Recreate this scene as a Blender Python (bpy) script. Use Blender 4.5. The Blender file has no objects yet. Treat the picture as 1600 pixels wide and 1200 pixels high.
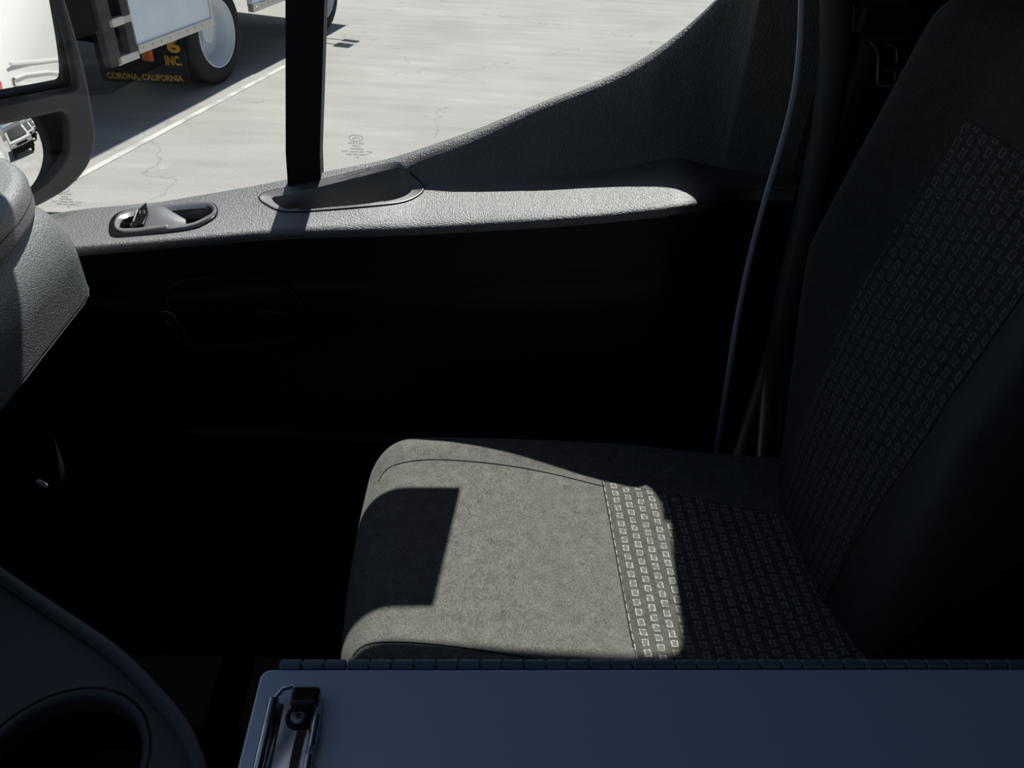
import bpy, bmesh, math, random
from mathutils import Vector, Matrix
from mathutils.bvhtree import BVHTree
random.seed(7)
R = math.radians
sc = bpy.context.scene
COL = sc.collection

# ------------------------------------------------------------------ camera, sky, sun, exposure
F = 1200.0
TH, PS, RO = R(37), R(4.5), R(4)
CAM = Vector((0, 0, 2.1))
fw = Vector((math.sin(PS)*math.cos(TH), math.cos(PS)*math.cos(TH), -math.sin(TH)))
r0 = Vector((math.cos(PS), -math.sin(PS), 0)); u0 = r0.cross(fw)
rt = math.cos(RO)*r0 + math.sin(RO)*u0
up = -math.sin(RO)*r0 + math.cos(RO)*u0
cd = bpy.data.cameras.new('camera'); cam = bpy.data.objects.new('camera', cd); COL.objects.link(cam)
cd.sensor_width = 36; cd.lens = 36*F/1600; cd.clip_start = 0.02; cd.clip_end = 300
cam.matrix_world = Matrix(((rt.x, up.x, -fw.x, CAM.x), (rt.y, up.y, -fw.y, CAM.y), (rt.z, up.z, -fw.z, CAM.z), (0, 0, 0, 1)))
sc.camera = cam

SUN = Vector((0.14, 0.55, 1.0)).normalized()
w = bpy.data.worlds.new('sky'); sc.world = w; w.use_nodes = True
nt = w.node_tree; nt.nodes.clear()
sky = nt.nodes.new('ShaderNodeTexSky'); sky.sky_type = 'NISHITA'; sky.sun_disc = False
sky.sun_elevation = math.asin(SUN.z); sky.sun_rotation = math.atan2(SUN.x, SUN.y)
bgn = nt.nodes.new('ShaderNodeBackground'); bgn.inputs[1].default_value = 0.064
wo = nt.nodes.new('ShaderNodeOutputWorld')
nt.links.new(sky.outputs[0], bgn.inputs[0]); nt.links.new(bgn.outputs[0], wo.inputs[0])
sl = bpy.data.lights.new('sun', 'SUN'); sl.energy = 5.2; sl.angle = R(0.53); sl.color = (1.0, 0.975, 0.93)
so = bpy.data.objects.new('sun', sl); COL.objects.link(so)
so.rotation_euler = SUN.to_track_quat('Z', 'Y').to_euler()
sc.view_settings.view_transform = 'Standard'; sc.view_settings.look = 'None'
sc.view_settings.exposure = 0.0; sc.view_settings.gamma = 1.0; sc.view_settings.use_curve_mapping = False

# ------------------------------------------------------------------ helpers
def ray(u, v): return fw + rt*((u-800)/F) + up*((600-v)/F)
def at(u, v, X=None, Y=None, Z=None, n=None, d=None):
    q = ray(u, v)
    if X is not None: t = (X-CAM.x)/q.x
    elif Y is not None: t = (Y-CAM.y)/q.y
    elif Z is not None: t = (Z-CAM.z)/q.z
    else: t = (d-n.dot(CAM))/n.dot(q)
    return CAM + q*t
def interp(tab, x):
    if x <= tab[0][0]: return tab[0][1]
    for (a, b), (c, d) in zip(tab, tab[1:]):
        if x <= c:
            t = (x-a)/(c-a); return b + (d-b)*t
    return tab[-1][1]
def smooth(tab, x, h):      # box-blurred table lookup, so that lofts have no kinks
    return sum(interp(tab, x+h*k/4) for k in range(-4, 5))/9.0

class MB:
    def __init__(s): s.v = []; s.f = []
    def quadgrid(s, rows, close=False):
        b = len(s.v); n = len(rows[0])
        for r in rows: s.v += [Vector(p) for p in r]
        for i in range(len(rows)-1):
            for j in range(n if close else n-1):
                k = (j+1) % n
                s.f.append((b+i*n+j, b+i*n+k, b+(i+1)*n+k, b+(i+1)*n+j))
    def box(s, c, size, rot=None):
        b = len(s.v)
        for i in (-1, 1):
            for j in (-1, 1):
                for k in (-1, 1):
                    p = Vector((i*size[0]/2, j*size[1]/2, k*size[2]/2))
                    if rot is not None: p = rot @ p
                    s.v.append(Vector(c)+p)
        s.f += [tuple(b+x for x in q) for q in ((0,1,3,2),(4,6,7,5),(0,4,5,1),(2,3,7,6),(0,2,6,4),(1,5,7,3))]
    def tube(s, pts, rad, closed=False, n=10, flat=1.0, upv=None, caps=True):
        pts = [Vector(p) for p in pts]; m = len(pts); rows = []
        N = upv and Vector(upv)
        prev = None
        for i, p in enumerate(pts):
            a = pts[i-1] if (i or closed) else p
            c = pts[(i+1) % m] if (i < m-1 or closed) else p
            t = (c-a).normalized()
            if N is None:
                ref = prev if prev is not None else (Vector((0,0,1)) if abs(t.z) < .9 else Vector((1,0,0)))
            else: ref = N
            e1 = (ref - t*ref.dot(t)).normalized(); e2 = t.cross(e1); prev = e1
            rr = rad[i] if isinstance(rad, (list, tuple)) else rad
            rows.append([p + e1*(math.cos(2*math.pi*k/n)*rr*flat) + e2*(math.sin(2*math.pi*k/n)*rr) for k in range(n)])
        if closed: rows.append(rows[0])
        b = len(s.v); s.quadgrid(rows, close=True)
        if not closed and caps:
            s.f.append(tuple(b+k for k in range(n))[::-1]); s.f.append(tuple(b+(m-1)*n+k for k in range(n)))
    def lathe(s, prof, c, axis, n=32):
        axis = Vector(axis).normalized(); q = axis.to_track_quat('Z', 'Y')
        rows = [[Vector(c) + q @ Vector((r*math.cos(2*math.pi*k/n), r*math.sin(2*math.pi*k/n), h)) for k in range(n)] for r, h in prof]
        s.quadgrid(rows, close=True)
    def prism(s, poly, off):
        b = len(s.v); n = len(poly); off = Vector(off)
        s.v += [Vector(p) for p in poly] + [Vector(p)+off for p in poly]
        s.f.append(tuple(b+i for i in range(n))); s.f.append(tuple(b+n+i for i in range(n))[::-1])
        for i in range(n): s.f.append((b+i, b+n+i, b+n+(i+1) % n, b+(i+1) % n))
    def rbox(s, c, size, r, deform=None, rot=None, seg=6, mid=10):
        h = [x/2 for x in size]; rr = [min(r, x*.999) for x in h]
        ax = []
        for k in range(3):
            a = [-h[k] + r*(1-math.cos(math.pi/2*i/seg)) * (rr[k]/r) for i in range(seg+1)]
            in_ = h[k]-rr[k]
            b = [-in_ + 2*in_*i/mid for i in range(1, mid)] if in_ > 1e-6 else []
            c_ = [-x for x in reversed(a)]
            l = a + b + c_
            o = [l[0]]
            for x in l[1:]:
                if x-o[-1] > 1e-7: o.append(x)
            ax.append(o)
        idx = {}; base = len(s.v)
        def vid(p):
            key = (round(p[0], 6), round(p[1], 6), round(p[2], 6))
            if key in idx: return idx[key]
            P = Vector(p); I = Vector([max(-(h[k]-rr[k]), min(h[k]-rr[k], p[k])) for k in range(3)])
            # equal-angle rounding
            D = P-I
            e = Vector([D[k]/rr[k] for k in range(3)])
            m = max(abs(x) for x in e)
            if e.length > 1e-9:
                t = Vector([math.sin(x*math.pi/2) if False else x for x in e])
                e = t.normalized()*1.0 if m > .999 else t
            Q = I + Vector([e[k]*rr[k] for k in range(3)])
            if deform: Q = deform(Q)
            if rot is not None: Q = rot @ Q
            idx[key] = base+len(idx); s.v.append(Vector(c)+Q); return idx[key]
        for k in range(3):
            i, j = (k+1) % 3, (k+2) % 3
            for sg in (-1, 1):
                for a in range(len(ax[i])-1):
                    for b in range(len(ax[j])-1):
                        q = []
                        for da, db in ((0,0),(1,0),(1,1),(0,1)):
                            p = [0,0,0]; p[k] = sg*h[k]; p[i] = ax[i][a+da]; p[j] = ax[j][b+db]; q.append(vid(p))
                        if len(set(q)) == 4: s.f.append(tuple(q if sg > 0 else q[::-1]))
    def obj(s, name, m, parent=None, flat=False, fix=True):
        s.f = [q for q in s.f if len(set(q)) == len(q)]
        me = bpy.data.meshes.new(name); me.from_pydata([tuple(p) for p in s.v], [], s.f); me.validate(); me.update()
        if fix:
            bm = bmesh.new(); bm.from_mesh(me); bmesh.ops.recalc_face_normals(bm, faces=bm.faces); bm.to_mesh(me); bm.free()
        return link(name, me, m, parent, flat)

def link(name, me, m, parent=None, flat=False):
    if m is not None:
        me.materials.clear(); me.materials.append(m)
    o = bpy.data.objects.new(name, me); COL.objects.link(o)
    if not flat:
        for p in me.polygons: p.use_smooth = True
        try: me.set_sharp_from_angle(angle=R(38))
        except Exception: pass
    if parent is not None: o.parent = parent; o.matrix_parent_inverse = world_inv(parent)
    return o
def world(p):
    M = p.matrix_basis.copy()
    if p.parent is not None: M = world(p.parent) @ p.matrix_parent_inverse @ M
    return M
def world_inv(p): return world(p).inverted()
def thing(name, label, cat, loc=(0,0,0), group=None):
    o = bpy.data.objects.new(name, None); COL.objects.link(o); o.location = loc; o.empty_display_size = .1
    tag(o, label, cat, group); return o
def tag(o, label=None, cat=None, group=None, kind=None):
    if label: o['label'] = label
    if cat: o['category'] = cat
    if group: o['group'] = group
    if kind: o['kind'] = kind
    return o
def struct(o): o['kind'] = 'structure'; return o

def curve_plate(name, loops, frame, depth, m, parent=None, bevel=0.0, res=2):
    """flat plate with holes. loops in 2d, frame = (origin, ex, ey, ez); extruded +-depth/2 along ez"""
    cu = bpy.data.curves.new(name, 'CURVE'); cu.dimensions = '2D'; cu.fill_mode = 'BOTH'
    cu.extrude = max(depth/2-bevel, 0); cu.bevel_depth = bevel; cu.bevel_resolution = res
    for lp in loops:
        s = cu.splines.new('POLY'); s.points.add(len(lp)-1); s.use_cyclic_u = True
        for i, p in enumerate(lp): s.points[i].co = (p[0], p[1], 0, 1)
    o = bpy.data.objects.new(name, cu); COL.objects.link(o)
    dg = bpy.context.evaluated_depsgraph_get(); me = bpy.data.meshes.new_from_object(o.evaluated_get(dg))
    bpy.data.objects.remove(o); bpy.data.curves.remove(cu)
    O, ex, ey, ez = frame
    M = Matrix(((ex[0],ey[0],ez[0],O[0]),(ex[1],ey[1],ez[1],O[1]),(ex[2],ey[2],ez[2],O[2]),(0,0,0,1)))
    me.transform(M); me.name = name
    return link(name, me, m, parent)
def text(name, body, size, frame, m, parent=None, align='LEFT', bold=0.0, ext=0.0004, spacing=1.0, sx=1.0):
    cu = bpy.data.curves.new(name, 'FONT'); cu.body = body; cu.size = size; cu.extrude = ext; cu.offset = bold
    cu.align_x = align; cu.space_character = spacing; cu.resolution_u = 3
    o = bpy.data.objects.new(name, cu); COL.objects.link(o)
    dg = bpy.context.evaluated_depsgraph_get(); me = bpy.data.meshes.new_from_object(o.evaluated_get(dg))
    bpy.data.objects.remove(o); bpy.data.curves.remove(cu)
    O, ex, ey, ez = frame
    M = Matrix(((ex[0]*sx,ey[0],ez[0],O[0]),(ex[1]*sx,ey[1],ez[1],O[1]),(ex[2]*sx,ey[2],ez[2],O[2]),(0,0,0,1)))
    me.transform(M)
    return link(name, me, m, parent, flat=True)
def chaikin(pts, n=2, closed=True):
    for _ in range(n):
        o = []; m = len(pts)
        rng = range(m) if closed else range(m-1)
        if not closed: o.append(pts[0])
        for i in rng:
            a, b = pts[i], pts[(i+1) % m]
            o.append(tuple(a[k]*.75+b[k]*.25 for k in range(len(a)))); o.append(tuple(a[k]*.25+b[k]*.75 for k in range(len(a))))
        if not closed: o.append(pts[-1])
        pts = o
    return pts

# ------------------------------------------------------------------ materials
def mat(name, col, rough=.5, metal=0.0, spec=.5, bump=None, var=None, ior=1.5, bumpdet=3):
    m = bpy.data.materials.new(name); m.use_nodes = True; t = m.node_tree
    b = t.nodes['Principled BSDF']; b.inputs['Base Color'].default_value = (*col, 1); b.inputs['Roughness'].default_value = rough
    b.inputs['IOR'].default_value = ior; b.inputs['Metallic'].default_value = metal; b.inputs['Specular IOR Level'].default_value = spec
    tc = t.nodes.new('ShaderNodeTexCoord')
    if bump:                                   # (scale, distance[, strength])
        n = t.nodes.new('ShaderNodeTexNoise'); n.inputs['Scale'].default_value = bump[0]; n.inputs['Detail'].default_value = bumpdet
        bp = t.nodes.new('ShaderNodeBump'); bp.inputs['Distance'].default_value = bump[1]; bp.inputs['Strength'].default_value = bump[2] if len(bump) > 2 else 1
        t.links.new(tc.outputs['Object'], n.inputs['Vector']); t.links.new(n.outputs[0], bp.inputs['Height']); t.links.new(bp.outputs[0], b.inputs['Normal'])
    if var:                                    # (scale, colour2, lo, hi)
        n2 = t.nodes.new('ShaderNodeTexNoise'); n2.inputs['Scale'].default_value = var[0]; n2.inputs['Detail'].default_value = 4
        rp = t.nodes.new('ShaderNodeMapRange'); rp.inputs[1].default_value = var[2]; rp.inputs[2].default_value = var[3]
        mx = t.nodes.new('ShaderNodeMix'); mx.data_type = 'RGBA'; mx.inputs[6].default_value = (*col, 1); mx.inputs[7].default_value = (*var[1], 1)
        t.links.new(tc.outputs['Object'], n2.inputs['Vector']); t.links.new(n2.outputs[0], rp.inputs[0]); t.links.new(rp.outputs[0], mx.inputs[0]); t.links.new(mx.outputs[2], b.inputs['Base Color'])
    return m
M = {}
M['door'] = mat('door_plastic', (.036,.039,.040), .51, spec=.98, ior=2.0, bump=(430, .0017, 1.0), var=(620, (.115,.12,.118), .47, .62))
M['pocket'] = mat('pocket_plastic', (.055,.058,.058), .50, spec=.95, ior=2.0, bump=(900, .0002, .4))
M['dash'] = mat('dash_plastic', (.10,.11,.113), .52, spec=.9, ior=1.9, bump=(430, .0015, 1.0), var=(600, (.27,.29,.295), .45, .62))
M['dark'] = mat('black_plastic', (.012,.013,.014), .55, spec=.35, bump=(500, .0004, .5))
M['console'] = mat('console_plastic', (.075,.082,.088), .5, spec=.5, bump=(700, .0003, .5))
M['gloss'] = mat('gloss_black', (.01,.01,.011), .22, spec=.5)
M['post'] = mat('post_black', (.008,.009,.01), .6, spec=.3)
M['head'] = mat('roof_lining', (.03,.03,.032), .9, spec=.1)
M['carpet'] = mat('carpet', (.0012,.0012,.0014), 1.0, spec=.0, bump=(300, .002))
M['satin'] = mat('satin_silver', (.42,.42,.42), .36, metal=.75, bump=(900, .0001, .3))
M['chrome'] = mat('chrome', (.86,.87,.88), .20, metal=1.0, var=(40, (.6,.62,.66), .4, .6))
M['edge'] = mat('bright_steel', (.97,.97,.97), .40, metal=1.0)
M['steel'] = mat('dark_steel', (.20,.20,.21), .3, metal=1.0)
M['strip'] = mat('rubber_strip', (.55,.60,.68), .45, spec=.5)
M['lid'] = mat('blue_grey_lid', (.60,.69,.84), .34, spec=.7, ior=2.0, bump=(60, .0004, .15))
M['hinge'] = mat('hinge_blue', (.14,.18,.24), .38, spec=.5)
M['white'] = mat('white_paint', (.66,.655,.63), .35, spec=.5)
M['skirt'] = mat('white_panel', (.74,.82,.90), .5, spec=.3, var=(3, (.68,.76,.86), .45, .65))
M['alu'] = mat('aluminium', (.55,.55,.53), .5, metal=.6, bump=(60, .002, .3))
M['darkalu'] = mat('dark_frame', (.018,.020,.022), .5, spec=.4)
M['under'] = mat('underbody', (.006,.006,.007), .9, spec=.1)
M['tire'] = mat('tyre_rubber', (.02,.021,.023), .8, spec=.2, bump=(80, .002, .4))
M['rim'] = mat('rim_paint', (.55,.60,.66), .45, spec=.5)
M['flap'] = mat('mud_flap', (.010,.011,.013), .8, spec=.15)
M['yellow'] = mat('yellow_letters', (.40,.25,.035), .7, spec=.1)
M['orange'] = mat('orange_lamp', (.55,.12,.02), .35, spec=.5, bump=(150, .003))
M['red'] = mat('red_lamp', (.5,.01,.02), .2, spec=.5)
M['mirror'] = mat('mirror_glass', (.93,.93,.93), 0.0, metal=1.0)
M['mhouse'] = mat('mirror_housing', (.020,.023,.026), .45, spec=.5, bump=(300, .0003, .4))
M['print'] = mat('printed_ink', (.04,.04,.04), .8, spec=.1)
M['ledmark'] = mat('switch_marks', (.5,.52,.55), .6)
M['knob'] = mat('pale_lever', (.75,.72,.70), .5)
M['line'] = mat('line_paint', (.66,.645,.60), .8, spec=.2, var=(5, (.47,.46,.43), .45, .62))

def glass(name, tint=(.93,.95,.94)):
    m = bpy.data.materials.new(name); m.use_nodes = True; t = m.node_tree; t.nodes.clear()
    tr = t.nodes.new('ShaderNodeBsdfTransparent'); tr.inputs[0].default_value = (*tint, 1)
    gl = t.nodes.new('ShaderNodeBsdfGlossy'); gl.inputs['Roughness'].default_value = .01
    lw_ = t.nodes.new('ShaderNodeLayerWeight'); lw_.inputs[0].default_value = .5
    pw = t.nodes.new('ShaderNodeMath'); pw.operation = 'POWER'; pw.inputs[1].default_value = 5
    fr = t.nodes.new('ShaderNodeMath'); fr.operation = 'MULTIPLY_ADD'; fr.inputs[1].default_value = .8; fr.inputs[2].default_value = .03
    t.links.new(lw_.outputs['Facing'], pw.inputs[0]); t.links.new(pw.outputs[0], fr.inputs[0])
    mx = t.nodes.new('ShaderNodeMixShader'); o = t.nodes.new('ShaderNodeOutputMaterial')
    t.links.new(fr.outputs[0], mx.inputs[0]); t.links.new(tr.outputs[0], mx.inputs[1]); t.links.new(gl.outputs[0], mx.inputs[2]); t.links.new(mx.outputs[0], o.inputs[0])
    return m
M['glass'] = glass('window_glass')

def nm(t, op, a, b=None, c=None):
    n = t.nodes.new('ShaderNodeMath'); n.operation = op
    for i, x in enumerate((a, b, c)):
        if x is None: continue
        if isinstance(x, (int, float)): n.inputs[i].default_value = x
        else: t.links.new(x, n.inputs[i])
    return n.outputs[0]
def fabric(name, lo, hi, scale=650, bumpd=.0006):
    m = bpy.data.materials.new(name); m.use_nodes = True; t = m.node_tree; b = t.nodes['Principled BSDF']
    b.inputs['Roughness'].default_value = .9; b.inputs['Specular IOR Level'].default_value = .15
    b.inputs['Sheen Weight'].default_value = .15
    tc = t.nodes.new('ShaderNodeTexCoord'); mp = t.nodes.new('ShaderNodeMapping'); mp.inputs['Scale'].default_value = (1, .45, 1)
    mp.inputs['Rotation'].default_value = (0, 0, .35)
    n = t.nodes.new('ShaderNodeTexNoise'); n.inputs['Scale'].default_value = scale; n.inputs['Detail'].default_value = 3; n.inputs['Roughness'].default_value = .6
    n2 = t.nodes.new('ShaderNodeTexNoise'); n2.inputs['Scale'].default_value = 60; n2.inputs['Detail'].default_value = 3
    t.links.new(tc.outputs['Object'], mp.inputs[0]); t.links.new(mp.outputs[0], n.inputs['Vector']); t.links.new(tc.outputs['Object'], n2.inputs['Vector'])
    f = nm(t, 'ADD', n.outputs[0], nm(t, 'MULTIPLY', nm(t, 'SUBTRACT', n2.outputs[0], .5), .35))
    rp = t.nodes.new('ShaderNodeMapRange'); rp.inputs[1].default_value = .30; rp.inputs[2].default_value = .70; t.links.new(f, rp.inputs[0])
    mx = t.nodes.new('ShaderNodeMix'); mx.data_type = 'RGBA'; mx.inputs[6].default_value = (*lo, 1); mx.inputs[7].default_value = (*hi, 1)
    t.links.new(rp.outputs[0], mx.inputs[0]); t.links.new(mx.outputs[2], b.inputs['Base Color'])
    bp = t.nodes.new('ShaderNodeBump'); bp.inputs['Distance'].default_value = bumpd; t.links.new(n.outputs[0], bp.inputs['Height']); t.links.new(bp.outputs[0], b.inputs['Normal'])
    return m, t, b, mx, bp, tc
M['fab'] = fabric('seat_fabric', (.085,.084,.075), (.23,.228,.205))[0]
M['fab_shaded'] = fabric('seat_fabric_shaded', (.026,.028,.029), (.062,.065,.065))[0]  # same cloth as the cushion, backrest shade put into darker colours
def weave(name, ax, ay, lo, hi, sq, edge, px=.0200, py=.0165):
    m, t, b, mx, bp, tc = fabric(name, lo, hi)
    sp = t.nodes.new('ShaderNodeSeparateXYZ')
    # a slightly wobbly lattice
    nz = t.nodes.new('ShaderNodeTexNoise'); nz.inputs['Scale'].default_value = 45
    va = t.nodes.new('ShaderNodeVectorMath'); va.operation = 'SCALE'; va.inputs[3].default_value = .0030
    vs = t.nodes.new('ShaderNodeVectorMath'); vs.operation = 'SUBTRACT'; vs.inputs[1].default_value = (.5, .5, .5)
    vv = t.nodes.new('ShaderNodeVectorMath'); vv.operation = 'ADD'
    t.links.new(tc.outputs['Object'], nz.inputs['Vector']); t.links.new(nz.outputs['Color'], vs.inputs[0]); t.links.new(vs.outputs[0], va.inputs[0])
    t.links.new(va.outputs[0], vv.inputs[0]); t.links.new(tc.outputs['Object'], vv.inputs[1]); t.links.new(vv.outputs[0], sp.inputs[0])
    X = nm(t, 'DIVIDE', sp.outputs[ax], px); cx = nm(t, 'FLOOR', X); fx = nm(t, 'ABSOLUTE', nm(t, 'SUBTRACT', nm(t, 'SUBTRACT', X, cx), .5))
    par = nm(t, 'MODULO', nm(t, 'ABSOLUTE', cx), 2.0)
    Y = nm(t, 'ADD', nm(t, 'DIVIDE', sp.outputs[ay], py), nm(t, 'MULTIPLY', par, .5)); fy = nm(t, 'ABSOLUTE', nm(t, 'SUBTRACT', nm(t, 'FRACT', Y), .5))
    ins = nm(t, 'MULTIPLY', nm(t, 'LESS_THAN', fx, .25), nm(t, 'LESS_THAN', fy, .34))
    core = nm(t, 'MULTIPLY', nm(t, 'LESS_THAN', fx, .15), nm(t, 'LESS_THAN', fy, .25))
    rim = nm(t, 'SUBTRACT', ins, core)
    m1 = t.nodes.new('ShaderNodeMix'); m1.data_type = 'RGBA'; m1.inputs[7].default_value = (*sq, 1)
    m2 = t.nodes.new('ShaderNodeMix'); m2.data_type = 'RGBA'; m2.inputs[7].default_value = (*edge, 1)
    t.links.new(nm(t, 'MULTIPLY', ins, .6), m1.inputs[0]); t.links.new(mx.outputs[2], m1.inputs[6])
    spk = t.nodes.new('ShaderNodeTexNoise'); spk.inputs['Scale'].default_value = 260
    t.links.new(tc.outputs['Object'], spk.inputs['Vector'])
    rr = t.nodes.new('ShaderNodeMapRange'); rr.inputs[1].default_value = .38; rr.inputs[2].default_value = .55; t.links.new(spk.outputs[0], rr.inputs[0])
    t.links.new(nm(t, 'MULTIPLY', rim, rr.outputs[0]), m2.inputs[0]); t.links.new(m1.outputs[2], m2.inputs[6]); t.links.new(m2.outputs[2], b.inputs['Base Color'])
    b2 = t.nodes.new('ShaderNodeBump'); b2.inputs['Distance'].default_value = .0008
    t.links.new(nm(t, 'ADD', nm(t, 'MULTIPLY', ins, .7), nm(t, 'MULTIPLY', rim, .3)), b2.inputs['Height']); t.links.new(bp.outputs[0], b2.inputs['Normal']); t.links.new(b2.outputs[0], b.inputs['Normal'])
    return m
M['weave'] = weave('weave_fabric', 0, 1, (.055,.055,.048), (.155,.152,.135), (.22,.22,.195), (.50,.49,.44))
M['weave_shaded'] = weave('weave_fabric_shaded', 1, 2, (.022,.024,.025), (.055,.058,.058), (.065,.068,.068), (.17,.17,.165))  # cushion weave repeated with the backrest's shade painted into its colours

def concrete():
    m = bpy.data.materials.new('concrete'); m.use_nodes = True; t = m.node_tree; b = t.nodes['Principled BSDF']
    b.inputs['Roughness'].default_value = .9; b.inputs['Specular IOR Level'].default_value = .2
    tc = t.nodes.new('ShaderNodeTexCoord')
    def noise(s, d=5, w=None):
        n = t.nodes.new('ShaderNodeTexNoise'); n.inputs['Scale'].default_value = s; n.inputs['Detail'].default_value = d
        if w is None: t.links.new(tc.outputs['Object'], n.inputs['Vector'])
        else:
            mp = t.nodes.new('ShaderNodeMapping'); mp.inputs['Scale'].default_value = w; mp.inputs['Rotation'].default_value = (0,0,.1)
            t.links.new(tc.outputs['Object'], mp.inputs[0]); t.links.new(mp.outputs[0], n.inputs['Vector'])
        return n
    a = noise(.9); c = noise(3.0, 6, (.35, 2.2, 1)); e = noise(60, 3)
    f = nm(t, 'ADD', nm(t, 'ADD', nm(t, 'MULTIPLY', a.outputs[0], .45), nm(t, 'MULTIPLY', c.outputs[0], .4)), nm(t, 'MULTIPLY', e.outputs[0], .15))
    rp = t.nodes.new('ShaderNodeMapRange'); rp.inputs[1].default_value = .36; rp.inputs[2].default_value = .62; t.links.new(f, rp.inputs[0])
    mx = t.nodes.new('ShaderNodeMix'); mx.data_type = 'RGBA'; mx.inputs[6].default_value = (.345,.335,.312,1); mx.inputs[7].default_value = (.455,.447,.42,1)
    t.links.new(rp.outputs[0], mx.inputs[0])
    # cracks
    v = t.nodes.new('ShaderNodeTexVoronoi'); v.feature = 'DISTANCE_TO_EDGE'; v.inputs['Scale'].default_value = .38
    wv = t.nodes.new('ShaderNodeVectorMath'); wv.operation = 'ADD'; ws = t.nodes.new('ShaderNodeVectorMath'); ws.operation = 'SCALE'; ws.inputs[3].default_value = .5
    nn = noise(2.5, 8); t.links.new(nn.outputs['Color'], ws.inputs[0]); t.links.new(ws.outputs[0], wv.inputs[0]); t.links.new(tc.outputs['Object'], wv.inputs[1]); t.links.new(wv.outputs[0], v.inputs['Vector'])
    cr = nm(t, 'LESS_THAN', v.outputs[0], .0022)
    mk = noise(.6, 2); msk = nm(t, 'GREATER_THAN', mk.outputs[0], .50)
    m2 = t.nodes.new('ShaderNodeMix'); m2.data_type = 'RGBA'; m2.inputs[7].default_value = (.17,.16,.15,1)
    t.links.new(nm(t, 'MULTIPLY', nm(t, 'MULTIPLY', cr, msk), .30), m2.inputs[0]); t.links.new(mx.outputs[2], m2.inputs[6]); t.links.new(m2.outputs[2], b.inputs['Base Color'])
    bp = t.nodes.new('ShaderNodeBump'); bp.inputs['Distance'].default_value = .004; t.links.new(e.outputs[0], bp.inputs['Height']); t.links.new(bp.outputs[0], b.inputs['Normal'])
    return m
M['concrete'] = concrete()

# ------------------------------------------------------------------ ground
g = MB(); g.quadgrid([[(-60, -60, 0), (60, -60, 0)], [(-60, 60, 0), (60, 60, 0)]])
struct(g.obj('ground', M['concrete']))
p1, p2 = at(135, 270, Z=0), at(430, 112, Z=0)
AX = (p2-p1).normalized(); NX = Vector((AX.y, -AX.x, 0)); ZZ = Vector((0,0,1))
a, b = p1-AX*9, p2+AX*.9
g = MB(); g.prism([a-NX*.026+ZZ*.001, a+NX*.026+ZZ*.001, b+NX*.026+ZZ*.001, b-NX*.026+ZZ*.001], (0,0,.003))
tag(g.obj('parking_line', M['line'], flat=True), 'worn white line painted on the pale concrete beside the box truck', 'painted line')

# ------------------------------------------------------------------ van shell (dark cabin)
FZ = .85       # cabin floor
def wall(name, poly, off, m): 
    g = MB(); g.prism(poly, off); return struct(g.obj(name, m, flat=True))
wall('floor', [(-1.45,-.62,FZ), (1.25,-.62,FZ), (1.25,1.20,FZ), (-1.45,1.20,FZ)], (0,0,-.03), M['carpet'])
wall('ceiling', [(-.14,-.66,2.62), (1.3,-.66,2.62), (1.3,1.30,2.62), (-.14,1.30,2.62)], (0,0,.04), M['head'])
wall('wall_rear', [(1.25,-.66,FZ-.03), (1.25,1.36,FZ-.03), (1.25,1.25,2.62), (1.25,-.66,2.62)], (.04,0,0), M['head'])
wall('wall_front', [(-1.5,-.66,FZ-.03), (-1.5,1.36,FZ-.03), (-1.5,1.36,1.5), (-1.5,-.66,1.5)], (-.04,0,0), M['dark'])
# driver's side wall with its window opening (behind the camera)
curve_plate('wall_left', [[(-1.5,.82),(1.25,.82),(1.25,2.62),(-.12,2.62),(-1.5,1.5)], [(-.75,1.62),(-.30,1.62),(-.30,2.20),(-.45,2.20)], [(.25,1.72),(.62,1.72),(.62,2.12),(.25,2.12)]],
            ((0,-.66,0),(1,0,0),(0,0,1),(0,-1,0)), .04, M['head'])['kind'] = 'structure'
# side wall behind the door: pillar and cargo side, dark inside
curve_plate('wall_right', [[(.56,.55),(1.25,.55),(1.25,2.62),(.56,2.62)]],
            ((0,1.255,0),(1,0,0),(0,0,1),(0,-1,0)), .05, M['dark'])['kind'] = 'structure'
# windscreen pillar/headers, and an added light-blocking panel
g = MB(); g.tube([(-1.42,-.62,1.56),(-.13,-.62,2.60)], .05, n=8); g.tube([(-.13,-.66,2.62),(-.13,1.26,2.62)], .04, n=8)
struct(g.obj('trim_1', M['head']))
g = MB(); g.prism([(-.13,.60,2.605),(-.13,1.28,2.605),(-.64,1.28,2.203),(-.64,.60,2.203)], (-.02,0,.025)); struct(g.obj('light_block_panel', M['head'], flat=True))  # added panel over the windscreen, keeps sun and sky light out
g = MB(); g.quadgrid([[(-1.46,-.6,1.56),(-1.46,1.26,1.56)],[(-.14,-.6,2.60),(-.14,1.24,2.60)]])
struct(g.obj('window_1', M['glass'], flat=True))
g = MB(); g.quadgrid([[(-.75,-.66,1.62),(-.30,-.66,1.62)],[(-.45,-.66,2.20),(-.30,-.66,2.20)]])
g.quadgrid([[(.25,-.66,1.72),(.62,-.66,1.72)],[(.25,-.66,2.12),(.62,-.66,2.12)]])
struct(g.obj('window_2', M['glass'], flat=True))

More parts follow.
